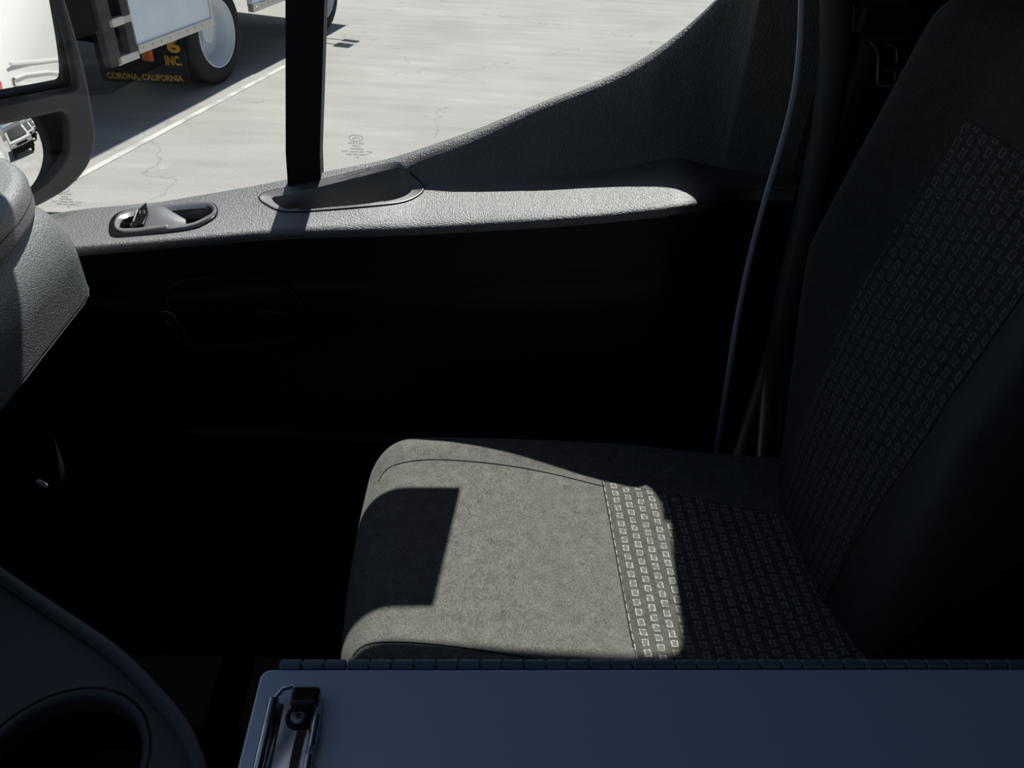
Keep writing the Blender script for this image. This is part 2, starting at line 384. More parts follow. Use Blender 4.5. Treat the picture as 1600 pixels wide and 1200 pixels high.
# outer body side behind the door (white, seen in the mirror)
van = thing('van_body_side', 'white sheet metal side of the van reflected in the upper mirror glass', 'van body', (2.0, 1.46, .5))
def sideY(z): return 1.46 + (-.02 if z < .75 else 0) - (0.10*(z-1.55) if z > 1.55 else 0)
zs = [.42,.47,.75,.86,.875,.90,.94,.965,1.0,1.30,1.45,1.55,1.6,2.0,2.3,2.6]
off = {.47:.004,.86:.0,.875:-.012,.90:-.016,.94:-.016,.965:.006,1.0:.0}
g = MB(); g.quadgrid([[(x, sideY(z)+off.get(z,0), z) for x in (.56,1.25,1.3,3.2,4.9,5.0)] for z in zs])
g.obj('side_panel', M['white'], van)
g = MB(); g.rbox((1.9,1.462,1.17), (.85,.02,.10), .008); g.obj('panel_pressing', M['white'], van)
g = MB(); g.rbox((4.9,1.45,1.35), (.12,.06,.5), .02); g.obj('tail_lamp', M['red'], van)
for x in (4.2,):
    g = MB(); g.lathe([(0,0),(.2,0),(.24,.02),(.34,.0),(.35,-.2)], (x,1.40,.35), (0,1,0)); g.obj('wheel', M['tire'], van)

# ------------------------------------------------------------------ passenger door
door = thing('passenger_door', 'grained dark plastic passenger door with sunlit sill, armrest ledge and window', 'door', (-.1, 1.25, FZ))
def WY(z): return 1.33 - .10*(z-1.55)
def curve3(pts, Y):
    out = []
    for u, v in pts:
        p = at(u, v, Y=Y)
        if Y == 1.33:
            for _ in range(3): p = at(u, v, Y=WY(p.z))
        out.append(p)
    return out
Wp = curve3([(60,338),(100,331),(135,326),(250,316),(400,290),(475,275),(505,269),(600,250),(650,235),(750,200),(850,158),(950,120),(1000,95),(1050,60),(1085,32),(1112,5),(1165,-45),(1200,-110),(1210,-180)], 1.33)
Ep = [at(u, v, Y=y_) for u, v, y_ in [(60,392,1.17),(135,386,1.17),(250,377,1.175),(400,364,1.185),(500,359,1.183),(650,355,1.182),(750,349,1.170),(850,343,1.152),(950,335,1.135),(1040,325,1.118),(1075,319,1.115),(1095,316,1.13),(1125,318,1.15),(1180,318,1.18)]]
Ey = [(p.x, p.y) for p in Ep]
Wz = [(p.x, p.z) for p in Wp]; Ez = [(p.x, p.z) for p in Ep]
def fW(x): 
    z = smooth(Wz, x, .02) if x < .36 else interp(Wz, x); return Vector((x, WY(z), z))
def fE(x): return Vector((x, smooth(Ey, x, .015), smooth(Ez, x, .02)))
def sect(x):
    Wv, E = fW(x), fE(x)
    k = max(0.0, min(1.0, (x+.19)/.11)); k = k*k*(3-2*k)       # the belt rises behind the pull pocket
    flat1 = Wv.lerp(E, .2); flat2 = Wv.lerp(E, .40); flat3 = Wv.lerp(E, .55)
    ledge = E.z + .028*(1-k) + .014
    iz = 1 - .28*max(0.0, min(1.0, (x+.02)/.12)) - .37*max(0.0, min(1.0, (x-.30)/.09))
    R1 = Vector((x, Wv.y-.016*iz, Wv.z+.001)); R2 = Vector((x, Wv.y-.030*iz, Wv.z-.018)); R2b = Vector((x, Wv.y-.036*iz, Wv.z-.05))
    J1 = Vector((x, 1.268, E.z+.024)); J2 = Vector((x, 1.246, E.z+.018)); J3 = Vector((x, (1.246+E.y)/2, E.z+.012))
    top = [flat1, Wv.lerp(E,.30), flat2, flat3, Wv.lerp(E,.7), Wv.lerp(E,.85)]
    hi = [R1, R2, R2b, J1, J2, J3]
    pts = [Vector((x, Wv.y+.004, Wv.z-.03)), Wv] + [a_.lerp(b_, k) for a_, b_ in zip(top, hi)]
    # the ledge fades into a plain panel towards its rear end
    kk = max(0.0, min(1.0, (x-.36)/.10)); kk = kk*kk*(3-2*kk)
    lo = [E + Vector((0, .006, .003)), E + Vector((0,-.001,-.006)), E + Vector((0,.004,-.022)), E + Vector((0,.016,-.06)),
          E + Vector((0,.022,-.11)), E+Vector((0,.012,-.125)), E+Vector((0,.014,-.17)), E+Vector((0,.035,-.23)), Vector((x,1.20,1.20)), Vector((x,1.17,1.12)), Vector((x,1.165,.95)), Vector((x,1.19,.86))]
    lo = [Vector((x, p.y + kk*.05*max(0, 1-max(0, (E.z-p.z))/.3), p.z)) for p in lo]
    pts += lo
    q = [tuple(p) for p in pts]
    return [q[0], q[1]] + chaikin(q[1:], 2, closed=False)[1:]
xs = [-1.02 + i*(1.58/330) for i in range(331)]
rows = [[Vector(p) for p in sect(x)] for x in xs]
# pockets cut through the trim where the switch bezel and pull pocket sit
SW = chaikin([(170,367),(171,347),(185,332),(229,324),(319,315),(334,318),(342,326),(340,338),(327,348),(301,361),(192,371),(176,371)], 2)
PO = chaikin([(401,309),(417,300),(482,288),(537,274),(617,254),(631,256),(640,272),(662,290),(661,301),(636,315),(600,320),(472,331),(440,330),(424,324)], 2)
PI = chaikin([(421,307),(441,305),(500,291),(560,276),(620,261),(631,264),(640,283),(646,297),(628,309),(591,316),(472,328),(448,327),(430,318)], 2)
SI = chaikin([(182,352),(190,339),(229,331),(310,322),(326,323),(333,330),(330,338),(318,346),(298,352),(200,363),(186,363)], 2)
def pj(p):
    q = p-CAM; wv = q.dot(fw); return 800+F*q.dot(rt)/wv, 600-F*q.dot(up)/wv
def inside(pt, poly):
    x, y = pt; c = False; n = len(poly)
    for i in range(n):
        x1, y1 = poly[i]; x2, y2 = poly[(i+1) % n]
        if (y1 > y) != (y2 > y) and x < (x2-x1)*(y-y1)/(y2-y1)+x1: c = not c
    return c
def grow(poly, k):
    cx = sum(p[0] for p in poly)/len(poly); cy = sum(p[1] for p in poly)/len(poly)
    n = len(poly); out = []
    ar = sum(poly[i][0]*poly[(i+1)%n][1]-poly[(i+1)%n][0]*poly[i][1] for i in range(n))
    sg = 1 if ar > 0 else -1
    for i in range(n):
        a_, b_ = poly[i-1], poly[(i+1) % n]; dx, dy = b_[0]-a_[0], b_[1]-a_[1]; L = math.hypot(dx, dy) or 1
        out.append((poly[i][0]+sg*dy/L*k, poly[i][1]-sg*dx/L*k))
    return out
def resample(poly, n=72, start=None):
    m = len(poly)
    if start is not None:
        k = min(range(m), key=lambda i: (poly[i][0]-start[0])**2+(poly[i][1]-start[1])**2); poly = poly[k:]+poly[:k]
    L = [0.0]
    for i in range(m): L.append(L[-1]+math.dist(poly[i], poly[(i+1) % m]))
    o = []; j = 0
    for i in range(n):
        d = L[-1]*i/n
        while L[j+1] < d: j += 1
        t = (d-L[j])/max(L[j+1]-L[j], 1e-9); a_, b_ = poly[j], poly[(j+1) % m]
        o.append((a_[0]+(b_[0]-a_[0])*t, a_[1]+(b_[1]-a_[1])*t))
    return o
PO = resample(PO, 90, (401,309)); PI = resample(PI, 90, (421,307))
SW = resample(SW, 72, (171,352)); SI = resample(SI, 72, (183,352))
full = MB(); full.quadgrid(rows)
bvh = BVHTree.FromPolygons([tuple(p) for p in full.v], full.f)
def hit(u, v, lift=0.0, drop=0.0):
    q = ray(u, v).normalized(); loc, nrm, _, _ = bvh.ray_cast(CAM, q)
    if loc is None: return at(u, v, Y=1.2)
    if nrm.dot(q) > 0: nrm = -nrm
    return loc + nrm*lift - Vector((0,0,drop))
cutS, cutP = grow(SW, -3.5), grow(PO, -3.5)
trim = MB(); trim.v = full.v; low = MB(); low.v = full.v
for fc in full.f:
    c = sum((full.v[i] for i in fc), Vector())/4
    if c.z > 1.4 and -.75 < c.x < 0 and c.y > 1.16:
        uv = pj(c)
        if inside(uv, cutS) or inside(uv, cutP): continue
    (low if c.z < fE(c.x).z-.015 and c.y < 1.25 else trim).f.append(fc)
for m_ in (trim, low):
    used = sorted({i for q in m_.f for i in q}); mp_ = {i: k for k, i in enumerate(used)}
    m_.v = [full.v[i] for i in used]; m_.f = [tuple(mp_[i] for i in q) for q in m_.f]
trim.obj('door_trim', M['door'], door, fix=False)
o = low.obj('lower_panel', M['dark'], door, fix=False); o['label'] = 'lower door panel with its shade painted in as near-black'  # same plastic as the trim, darkened to hold the shade below the ledge
def ringstrip(mb, loops, closed=True):
    mb.quadgrid(loops, close=True)
def loop3(poly, lift=0, drop=0, dy=0): 
    return [hit(u, v, lift)+Vector((0, dy, -drop)) for u, v in poly]
# pull pocket
g = MB(); ringstrip(g, [loop3(grow(PO, 1.5), -.001), loop3(grow(PO, .8), .0014), loop3(PO, .0018), loop3(grow(PO,-1.5), .0012), loop3(PI, -.001), loop3(grow(PI,-1.2), -.004), loop3(grow(PI,-2.0), 0, .02), loop3(grow(PI,-3), 0, .055)])
b0 = len(g.v)-len(PI); g.f.append(tuple(range(b0, b0+len(PI))))
pk = g.obj('pull_pocket', M['pocket'], door); pk['label'] = 'deep triangular grab pocket in the sill'
g = MB(); g.tube(loop3(grow(PO, 1.0), .0008), .0011, closed=True, n=6); g.obj('pocket_gap', M['post'], pk)
# window switch
g = MB(); ringstrip(g, [loop3(grow(SW, 1), -.001), loop3(SW, .0025), loop3(grow(SW,-3), .0035), loop3(SI, .002), loop3(grow(SI,-2), -.004), loop3(grow(SI,-4), 0, .022)])
b0 = len(g.v)-len(SI); g.f.append(tuple(range(b0, b0+len(SI))))
sw = g.obj('window_switch', M['gloss'], door); sw['label'] = 'silver ringed window switch in the sill'
S2 = grow(SI, 1.0)
outer = chaikin([(181,362),(180,348),(190,334),(229,326),(319,317),(333,320),(340,328),(337,338),(325,346),(301,357),(262,362),(262,358),(200,366)], 1)
g = MB(); g.quadgrid([loop3(grow(outer, .5), .0030), loop3(outer, .0050), loop3(grow(outer, -2.5), .0052), loop3(grow(outer, -4.5), .0040), loop3(grow(outer,-6.5), -.001)], close=True)
bz = g.obj('bezel', M['satin'], sw)
# paddle: arched silver key
pad = []
for i in range(15):
    t = i/14; 
    top_ = interp([(0,350),(.15,338),(.4,328),(.6,326),(.78,334),(1,342)], t); bot_ = interp([(0,362),(.3,360),(.6,358),(1,350)], t)
    u_ = 205+ t*85
    h_ = .012*math.sin(math.pi*min(1, max(0, t*.9+.1)))
    pad.append([hit(u_, bot_, -.004), hit(u_, bot_+(top_-bot_)*.3, h_*.6-.002), hit(u_, bot_+(top_-bot_)*.7, h_), hit(u_, top_, h_*.6-.001), hit(u_, top_+1, -.010)])
g = MB(); g.quadgrid(pad); g.obj('paddle', M['satin'], sw)
g = MB(); q = [hit(206,360,.0045), hit(214,342,.010), hit(233,328,.0135), hit(236,343,.0125), hit(226,357,.008)]
g.prism([tuple(p) for p in q], (0,0,.001)); g.obj('key_face', M['gloss'], sw)
g = MB(); g.tube([hit(211,353,.0085), hit(219,338,.0125)], .0009, n=6); g.tube([hit(223,340,.0132), hit(230,340,.0134), hit(230,344,.0128), hit(223,344,.0126)], .0005, closed=True, n=5); g.obj('switch_mark', M['white'], sw)
# bulge between switch and pocket is part of trim; divider post and glass
def post_x(z): return interp([(1.545, at(475,275,Y=WY(1.55)).x), (1.843, at(480,0,Y=WY(1.84)).x), (2.6, -.145)], z)
g = MB()
for zz in range(2): pass
prof = [(-.029,-.020),(-.029,.014),(-.022,.020),(.024,.020),(.029,.014),(.029,-.020)]
rws = []
for z in [1.50,1.6,1.7,1.85,2.0,2.2,2.4,2.6]:
    x = post_x(z); y = WY(z); k = 1.0
    rws.append([(x+a_*k, y+b_, z) for a_, b_ in prof])
g.quadgrid(rws, close=True); g.obj('divider_post', M['post'], door)
for nm_, xa, xb in (('quarter_glass', -1.05, None), ('window_glass', None, .56)):
    rws = []
    for i in range(16):
        z = 1.42 + i*(1.18/15); a_ = xa if xa else post_x(z); b_ = xb if xb else post_x(z)
        rws.append([(a_, WY(z)+.004, z), (b_, WY(z)+.004, z)])
    g = MB(); g.quadgrid(rws); g.obj(nm_, M['glass'], door)
# window frame: slanted plate with the opening, and lower outer skin
ez = Vector((0, -1, -.1)).normalized(); ey = Vector((0,-.1,1)).normalized(); ey = ey - ez*ey.dot(ez); ey.normalize()
hole = [(-1.02,-.11)]+[(p.x, (p.z-1.55)*1.003-.012) for p in Wp[1:]]
hole = [h for h in hole if h[1] < .40 and h[0] < .40] + chaikin([(.430,.36),(.448,.46),(.458,.70),(.470,.87),(.455,.90),(.42,.905),(.25,.89),(.12,.868)],1,False) + [(.0,.855),(-.30,.80),(-.46,.72),(-.64,.56),(-1.02,.05)]
fr = curve_plate('window_frame', [[(-1.5,-.1),(-1.5,-.02),(-1.15,-.02),(-.20,1.06),(.56,1.06),(.56,-.14),(-1.5,-.14)], hole], ((0,1.338,1.55),(1,0,0),tuple(ey),tuple(-ez)), .024, M['post'], door)
g = MB(); g.quadgrid([[(-1.5, y, z), (.555, y, z)] for y, z in ((1.335,1.38),(1.37,1.385),(1.42,1.35),(1.455,1.29),(1.46,1.2),(1.46,1.0),(1.45,.95),(1.455,.9),(1.44,.6),(1.40,.5))])
g.obj('outer_skin', M['white'], door)
# etched glass marks
def glassframe(u, v):
    p = at(u, v, Y=WY(1.6)); p = at(u, v, Y=WY(p.z)-.001); return p
def etched(cu, cv, lines, s, nm_):
    g = MB()
    par = g
    p = glassframe(cu, cv)
    ex = Vector((1,0,0)); ey_ = Vector((0,-.1,1)).normalized(); n_ = Vector((0,-1,-.1)).normalized()
    el = [p + ex*(math.cos(a_*math.pi/12)*.0118*s) + ey_*(math.sin(a_*math.pi/12)*.0058*s) for a_ in range(24)]
    g.tube(el, .00035, closed=True, n=4)
    g.tube([p+ex*(-.006*s)+ey_*(-.0012*s), p+ex*(-.001*s)+ey_*(.0003*s), p+ex*(.003*s)+ey_*(.002*s), p+ex*(.006*s)+ey_*(-.0015*s)], .0004, n=4)
    o = g.obj(nm_, M['print'], door); o['label'] = 'small etched oval and lines of print on the glass'
    for i, (tx, sz) in enumerate(lines):
        q = p - ey_*((.0098 + i*.0052)*s)
        text('print_line', tx, sz*s, (tuple(q-ey_*.0012), tuple(ex), tuple(ey_), tuple(n_)), M['print'], o, 'CENTER', ext=.0001, spacing=1.15)
L = [('M20T5 AS2', .0050), ('SPEC5', .0045), ('TEMPERED', .0045), ('DOT CHAR8 E001 T350', .0045), ('AMB APG SAFETY', .0045), ('M', .0045)]
etched(556, 216, L, 1.0, 'etched_mark'); etched(97, 296, L, 1.0, 'etched_mark')
# lock switch on the door, inner handle recess
lock = None
def dhit(u, v, lift=0): return hit(u, v, lift)
Lk = chaikin([(246,487),(262,484),(272,488),(297,530),(288,538),(262,534),(248,515)], 1)
g = MB(); g.quadgrid([loop3(grow(Lk,1), -.002), loop3(Lk, .003), loop3(grow(Lk,-2), .004)], close=True)
b0 = len(g.v)-len(Lk); g.f.append(tuple(range(b0, b0+len(Lk))))
lock = g.obj('lock_switch', M['gloss'], door)
g = MB(); g.tube([dhit(251,485.5,.0042), dhit(262,484.5,.0045), dhit(268,487,.0045), dhit(275,495,.0045)], [.0004,.0007,.0010,.0007], n=6); g.tube([dhit(275,495,.0045), dhit(293,521,.0042)], [.0006,.0003], n=6)  # highlight along the switch edge, drawn as white tubes
g.tube([dhit(295,530,.0042), dhit(296,532.5,.0042)], .0010, n=6)
e_ = g.obj('edge_highlight', M['white'], lock); e_['label'] = 'thin edge highlight painted in white'
g = MB()
for cu, cv in ((263,501),(278,524)):
    g.tube([dhit(cu-3,cv,.0052), dhit(cu+3,cv,.0052), dhit(cu+3,cv+4,.0052), dhit(cu-3,cv+4,.0052)], .0004, closed=True, n=5)
    g.tube([dhit(cu-1,cv,.0052), dhit(cu-1,cv-3,.0052), dhit(cu+2,cv-4,.0052)], .0004, n=5)
g.obj('lock_icon', M['ledmark'], lock)
g = MB(); hp = chaikin([(250,452),(300,432),(420,430),(455,445),(485,490),(470,530),(400,545),(300,548),(262,540),(240,500)], 2)
g.quadgrid([loop3(grow(hp,2), -.002), loop3(hp, .004), loop3(grow(hp,-4), .005), loop3(grow(hp,-8), .0), loop3(grow(hp,-12), -.0012)], close=True)
g.obj('handle_surround', M['dark'], door)
g = MB(); g.tube([dhit(405,486,.004), dhit(425,478,.018), dhit(452,480,.02), dhit(470,498,.006)], .008, n=8); g.obj('inner_handle', M['dark'], door)
g = MB(); g.rbox((-.15,1.13,1.02), (.75,.05,.22), .02); g.obj('map_pocket', M['dark'], door)

# weatherstrip along the door opening
Sp = [(1262,-120),(1256,-50),(1253,0),(1252,50),(1247,110),(1237,170),(1217,240),(1196,310),(1177,380),(1161,450),(1148,520),(1136,600),(1125,670),(1117,730),(1112,800)]
Sp = chaikin(Sp, 2, False)
g = MB(); g.tube([at(u, v, Y=1.135) for u, v in Sp], .0062, n=10, flat=.6, upv=(.5,-1,0))
tag(g.obj('weather_strip', M['strip']), 'long grey rubber weatherstrip curving down the rear edge of the door opening', 'weatherstrip')

# ------------------------------------------------------------------ pillar trim, seat belt
pil = thing('pillar_trim', 'black moulded plastic pillar trim behind the door opening and beside the seat', 'pillar trim', (.75, 1.22, FZ))
g = MB(); g.rbox((.80,1.235,1.72), (.42,.06,1.78), .025); g.obj('panel', M['dark'], pil)
pts = [at(u, v, Y=1.185) for u, v in [(1305,-120),(1305,0),(1303,90),(1290,200),(1262,330),(1235,440),(1212,560),(1200,700),(1192,850),(1188,1000)]]
g = MB(); g.tube(pts, .022, n=14, flat=.7, upv=(0,-1,0)); g.obj('edge_moulding', M['console'], pil)
belt = thing('seat_belt', 'black seat belt with metal tongue hanging on the pillar beside the seat', 'seat belt', tuple(at(1385, 20, Y=1.17)))
P = lambda u, v, y=1.165: at(u, v, Y=y)
g = MB(); c = P(1388, 30, 1.18); g.rbox(tuple(c), (.095,.03,.040), .008); g.obj('belt_guide', M['dark'], belt)
g = MB(); g.tube([P(1334,10,1.163), P(1333,50,1.163)], .0011, n=6); g.obj('guide_edge', M['console'], belt)
g = MB(); g.prism([P(1352,-140,1.172), P(1420,-140,1.172), P(1420,62,1.168), P(1352,62,1.168)], (0,.002,0)); g.obj('webbing', M['head'], belt)
g = MB()
g.prism([P(1372,62,1.168),P(1404,62,1.168),P(1404,134,1.168),P(1371,134,1.168)], (0,.0018,0))
tg = g.obj('tongue', M['gloss'], belt)
g = MB()
g.tube([P(*p) for p in chaikin([(1359,65),(1373,79),(1371,122),(1370,133),(1382,134),(1400,133.5)], 2, False)], .0013, n=8)
g.tube([P(*p) for p in chaikin([(1384,73),(1389,71),(1399,72),(1402,78),(1400.5,98)], 2, False)], .0011, n=8)
g.tube([P(*p) for p in [(1378,110),(1399,110.5)]], .0011, n=8)
g.tube([P(*p) for p in [(1399,112),(1398,125)]], .0006, n=6); g.tube([P(*p) for p in [(1379,126),(1397,127)]], .0003, n=6)
o = g.obj('metal_edge', M['edge'], tg); o['label'] = 'bright metal edges of the tongue'

# ------------------------------------------------------------------ passenger seat
SK = 1.035
seat = thing('passenger_seat', 'grey cloth passenger seat with woven square pattern and shadow across the cushion', 'seat', (.2, .76, FZ))
CX, CY, CZ = .235*SK, .762*SK, 2.1-.955*SK
HX, HY, HZ = .77*SK, .475*SK, .19*SK
Rr = .075
def cush(Q):
    Q = Q/SK; return cush0(Q)*SK
def cush0(Q):
    x, y = Q.x + CX/SK, Q.y + CY/SK
    far = max(0.0, (y-.905)/.075); near = max(0.0, (.60-y)/.075)
    kx = max(0.0, min(1.0, (x+.05)/.35))
    z = Q.z
    if z > -.02:
        wgt = min(1.0, (z+.02)/.08)
        z += wgt*(.020+.016*kx)*(min(1, far)**1.5 + min(1, near)**1.5)
        z -= wgt*.018*max(0.0, (x-.25)/.4)
        z += wgt*.006*math.cos((x-.05)*5)
    # plan taper: the front edge is slightly bowed and the far edge swings in towards the back
    yy = Q.y
    k2 = max(0.0, min(1.0, (x+.03)/.42))
    if Q.y > 0: yy = Q.y*(1 - .13*k2)
    else: yy = Q.y*(1 + .02*k2)
    xx = Q.x - (.012*(1-(Q.y/.24)**2) if Q.x < 0 else 0) 
    if Q.z < 0 and Q.x < -.2: xx += .05*(-Q.z/.1)
    return Vector((xx, yy, z))
g = MB(); g.rbox((CX,CY,CZ), (HX,HY,HZ), Rr, cush, seg=8, mid=30)
cu_ = g.obj('seat_cushion', M['fab'], seat)
cb = BVHTree.FromPolygons([tuple(p) for p in g.v], g.f)
def on_cush(u, v, lift=.0):
    q = ray(u, v).normalized(); loc, nrm, _, _ = cb.ray_cast(CAM, q)
    if loc is None: return None
    if nrm.dot(q) > 0: nrm = -nrm
    return loc + nrm*lift
def drop_on(x, y, lift=0):
    loc, nrm, _, _ = cb.ray_cast(Vector((x, y, 2)), Vector((0,0,-1)))
    if loc is None: return None
    if nrm.z < 0: nrm = -nrm
    return loc + nrm*lift
def seam(pts, name, rad=.0011):
    q = [on_cush(u, v, .0001) for u, v in chaikin(pts, 2, False)]; q = [p for p in q if p is not None]
    g = MB(); g.tube(q, rad, n=6); return q, g.obj(name, M['print'], seat)
sf, _ = seam([(592,752),(598,740),(610,728),(650,718.5),(700,718),(780,725),(850,737),(942,760)], 'seam')
sn, _ = seam([(552,1025),(560,1014),(575,1006),(600,1003),(650,1004),(740,1014),(840,1030)], 'seam')
# woven insert: patch lying on the cushion
x0 = .2255*SK
def yfar(x): return SK*interp([(.2,.881),(.235,.877),(.33,.858),(.60,.815)], x/SK)
rws = []
for i in range(61):
    x = x0 + i*(.36/60); a_, b_ = .545*SK, yfar(x)
    rws.append([drop_on(x, a_+(b_-a_)*j/40, .0016) for j in range(41)])
g = MB(); g.quadgrid(rws)
ins = g.obj('woven_insert', M['weave'], seat, fix=False); ins['label'] = 'woven square pattern cloth panel of the cushion'
g = MB(); g.tube([drop_on(x0-.0005, .575*SK+(yfar(x0)-.575*SK)*j/30, .0003) for j in range(31)], .0012, n=6); g.tube([drop_on(x0+.34*j/30, yfar(x0+.34*j/30), .0006) for j in range(31)], .0013, n=6)
g.obj('seam', M['print'], seat)
g = MB(); g.rbox((.26,.79,.95), (.62,.42,.19), .02); g.obj('seat_base', M['dark'], seat)
# backrest
BL = Vector((.545,.785,1.13)); rec = R(9.0)
def backdef(Q):
    y = Q.y; z = Q.z
    s = max(0.0, (abs(y)-.115)/.11); s = min(1, s)
    xx = Q.x
    if Q.x < 0:
        lum = math.exp(-((z+.12)/.16)**2)*.012
        xx = Q.x - (.058*s**1.3) - lum*(1-s)
    if Q.x < 0 and z < .06: xx += (.06-z)*.30*s + (.06-z)*.10*(1-s)
    tap = 1 - .10*max(0.0, (z-.1)/.35) - .22*max(0.0, (-z-.02)/.4)
    return Vector((xx, y*tap, z))
rotb = Matrix.Rotation(rec, 3, 'Y')
cb_c = BL + rotb @ Vector((0,0,.40))
g = MB(); g.rbox(tuple(cb_c), (.13,.50,.86), .055, backdef, rotb, seg=6, mid=24)
g.obj('backrest', M['fab_shaded'], seat)
bb = BVHTree.FromPolygons([tuple(p) for p in g.v], g.f)
rws = []
for i in range(50):
    zz = -.36 + i*(.66/49); row = []
    hw = interp([(-.36,.10),(-.2,.11),(.0,.125),(.3,.12)], zz)
    for j in range(25):
        yy = -hw + 2*hw*j/24
        o_ = cb_c + rotb @ Vector((-.4, yy, zz)); loc, nrm, _, _ = bb.ray_cast(o_, rotb @ Vector((1,0,0)))
        row.append(loc + rotb @ Vector((-.0015,0,0)) if loc is not None else o_)
    rws.append(row)
g = MB(); g.quadgrid(rws); o = g.obj('woven_insert', M['weave_shaded'], seat, fix=False); o['label'] = 'woven square pattern cloth panel of the backrest'
g = MB(); g.rbox(tuple(BL + rotb @ Vector((0,0,.97))), (.10,.28,.20), .045, None, rotb); g.obj('headrest', M['fab_shaded'], seat)

# ------------------------------------------------------------------ dashboard
dash = thing('dashboard', 'grey grained dashboard end sunlit beside the door, dark footwell beneath', 'dashboard', (-1.0,.3,FZ))
def dd(Q):
    x, y, z = Q
    z = max(z, -.033)
    if x > 0: x += -.16*max(0, -(y-.45))*.0
    return Vector((x, y, z))
DX = -.584
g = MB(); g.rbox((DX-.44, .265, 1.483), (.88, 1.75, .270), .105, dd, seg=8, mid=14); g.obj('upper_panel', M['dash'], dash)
g = MB(); g.rbox((DX-.44, .265, 1.452), (.881, 1.751, .006), .105); o = g.obj('edge_bead', M['console'], dash)
g = MB(); g.rbox((DX-.49, .23, 1.26), (.80, 1.62, .37), .08); g.obj('lower_panel', M['dark'], dash)
pod = chaikin([(-.70,1.145),(-.672,1.130),(-.640,1.10),(-.612,1.045),(-.597,.975),(-.592,.90),(-.592,.83),(-.60,.70),(-.60,-.5),(-1.1,-.5),(-1.1,1.14)], 2)
pod = grow(pod, .019) if abs(grow(pod,.019)[0][0]) > abs(pod[0][0]) else grow(pod, -.019)
pc = curve_plate('top_cover', [pod], ((0,0,1.615),(1,0,0),(0,1,0),(0,0,1)), .06, M['dash'], dash, bevel=.018, res=5)
g = MB(); g.tube([(x*1.0,y,1.617) for x,y in grow(pod, .0172)], .0012, closed=True, n=6); g.obj('cover_seam', M['post'], pc)
c = at(66, 756, X=-.555); d_ = (at(77,763,X=-.550)-at(56,749,X=-.555)).normalized()
g = MB(); g.tube([c-d_*.0095, c-d_*.007, c+d_*.006, c+d_*.009], [.0022,.0036,.0036,.0022], n=8)
lv = g.obj('release_lever', M['knob'], dash); lv['label'] = 'small pale lever in the dark footwell'
g = MB(); g.tube([c-d_*.006, c+Vector((-.04,.01,-.01)), Vector((DX-.10, c.y+.02, c.z-.02))], .0028, n=8); g.obj('lever_stem', M['post'], dash)
g = MB(); g.rbox((-1.12,1.10,1.1), (.5,.1,.5), .03); g.obj('kick_panel', M['dark'], dash)
# instrument binnacle shadow caster: steering column side left out of view

# ------------------------------------------------------------------ cup holder console (bottom left)
cup = thing('cup_holder_console', 'black moulded console with round cup holder and grey raised rim', 'console', (-.45,.25,FZ))
Zc = 1.40
out = [at(u, v, Z=Zc) for u, v in [(-60,855),(0,900),(60,940),(120,980),(165,1010),(205,1045),(245,1088),(280,1130),(298,1165),(312,1205),(330,1290)]]
o2 = [(p.x, p.y) for p in out]
poly = o2 + [(-.23,.02),(-.575,.02),(-.575,.60)]
poly = chaikin(poly, 1)
cc = at(88, 1190, Z=Zc); rc = .076
circ = [(cc.x+rc*math.cos(a_*math.pi/24), cc.y-.008+rc*1.05*math.sin(a_*math.pi/24)) for a_ in range(48)]
curve_plate('console_top', [poly, circ], ((0,0,Zc-.02),(1,0,0),(0,1,0),(0,0,1)), .03, M['console'], cup, bevel=.006, res=3)
g = MB(); pr = grow(o2, 0)
g.tube([(p[0], p[1], Zc) for p in chaikin(o2, 2, False)], .0075, n=10, flat=.8, upv=(0,0,1)); g.obj('raised_rim', M['console'], cup)
g = MB(); n_ = 40; g.quadgrid([[(cc.x+r_*math.cos(2*math.pi*k/n_), cc.y-.008+r_*1.05*math.sin(2*math.pi*k/n_), z) for k in range(n_)] for r_, z in ((rc+.006,Zc-.006),(rc+.002,Zc-.004),(rc-.002,Zc-.010),(rc-.006,Zc-.10),(0.001,Zc-.10))], close=True)
g.obj('cup_well', M['dark'], cup)
g = MB(); g.prism([(x-.03, y-.03, FZ) for x, y in o2] + [(-.26,.04,FZ),(-.57,.04,FZ),(-.57,.56,FZ)], (0,0,Zc-.13-FZ)); g.obj('console_body', M['dark'], cup)

# ------------------------------------------------------------------ forms box with clip, on the centre storage console
LZ = 1.70
cen = thing('storage_console', 'low black storage console between the seats beneath the blue-grey forms box', 'console', (.13,.12,FZ))
g = MB(); g.rbox((.13,.10,(FZ+1.655)/2), (.40,.22,1.655-FZ), .02); g.obj('body', M['dark'], cen)
bx = thing('forms_box', 'blue-grey metal forms holder box with piano hinge and chrome clip', 'forms box', (.12,.12,1.655))
xl, xr, yn, yf = -.1095, .385, .0, .2535
def rrect(x1, x2, y1, y2, r, n=5):
    o = []
    for cx_, cy_, a0 in ((x2-r,y2-r,0),(x1+r,y2-r,90),(x1+r,y1+r,180),(x2-r,y1+r,270)):
        for i in range(n+1):
            a_ = R(a0+90*i/n); o.append((cx_+r*math.cos(a_), cy_+r*math.sin(a_)))
    return o
curve_plate('lid', [rrect(xl, xr, yn, yf, .004)], ((0,0,LZ-.003),(1,0,0),(0,1,0),(0,0,1)), .006, M['lid'], bx, bevel=.0015, res=3)
g = MB(); g.rbox(((xl+xr)/2+.002,(yn+yf)/2-.002,(LZ-.008+1.656)/2), (xr-xl-.010, yf-yn-.008, LZ-.008-1.656), .006); g.obj('tray', M['hinge'], bx)
hx = -.1015; k = 0
hy, hz = .2585, 1.6985
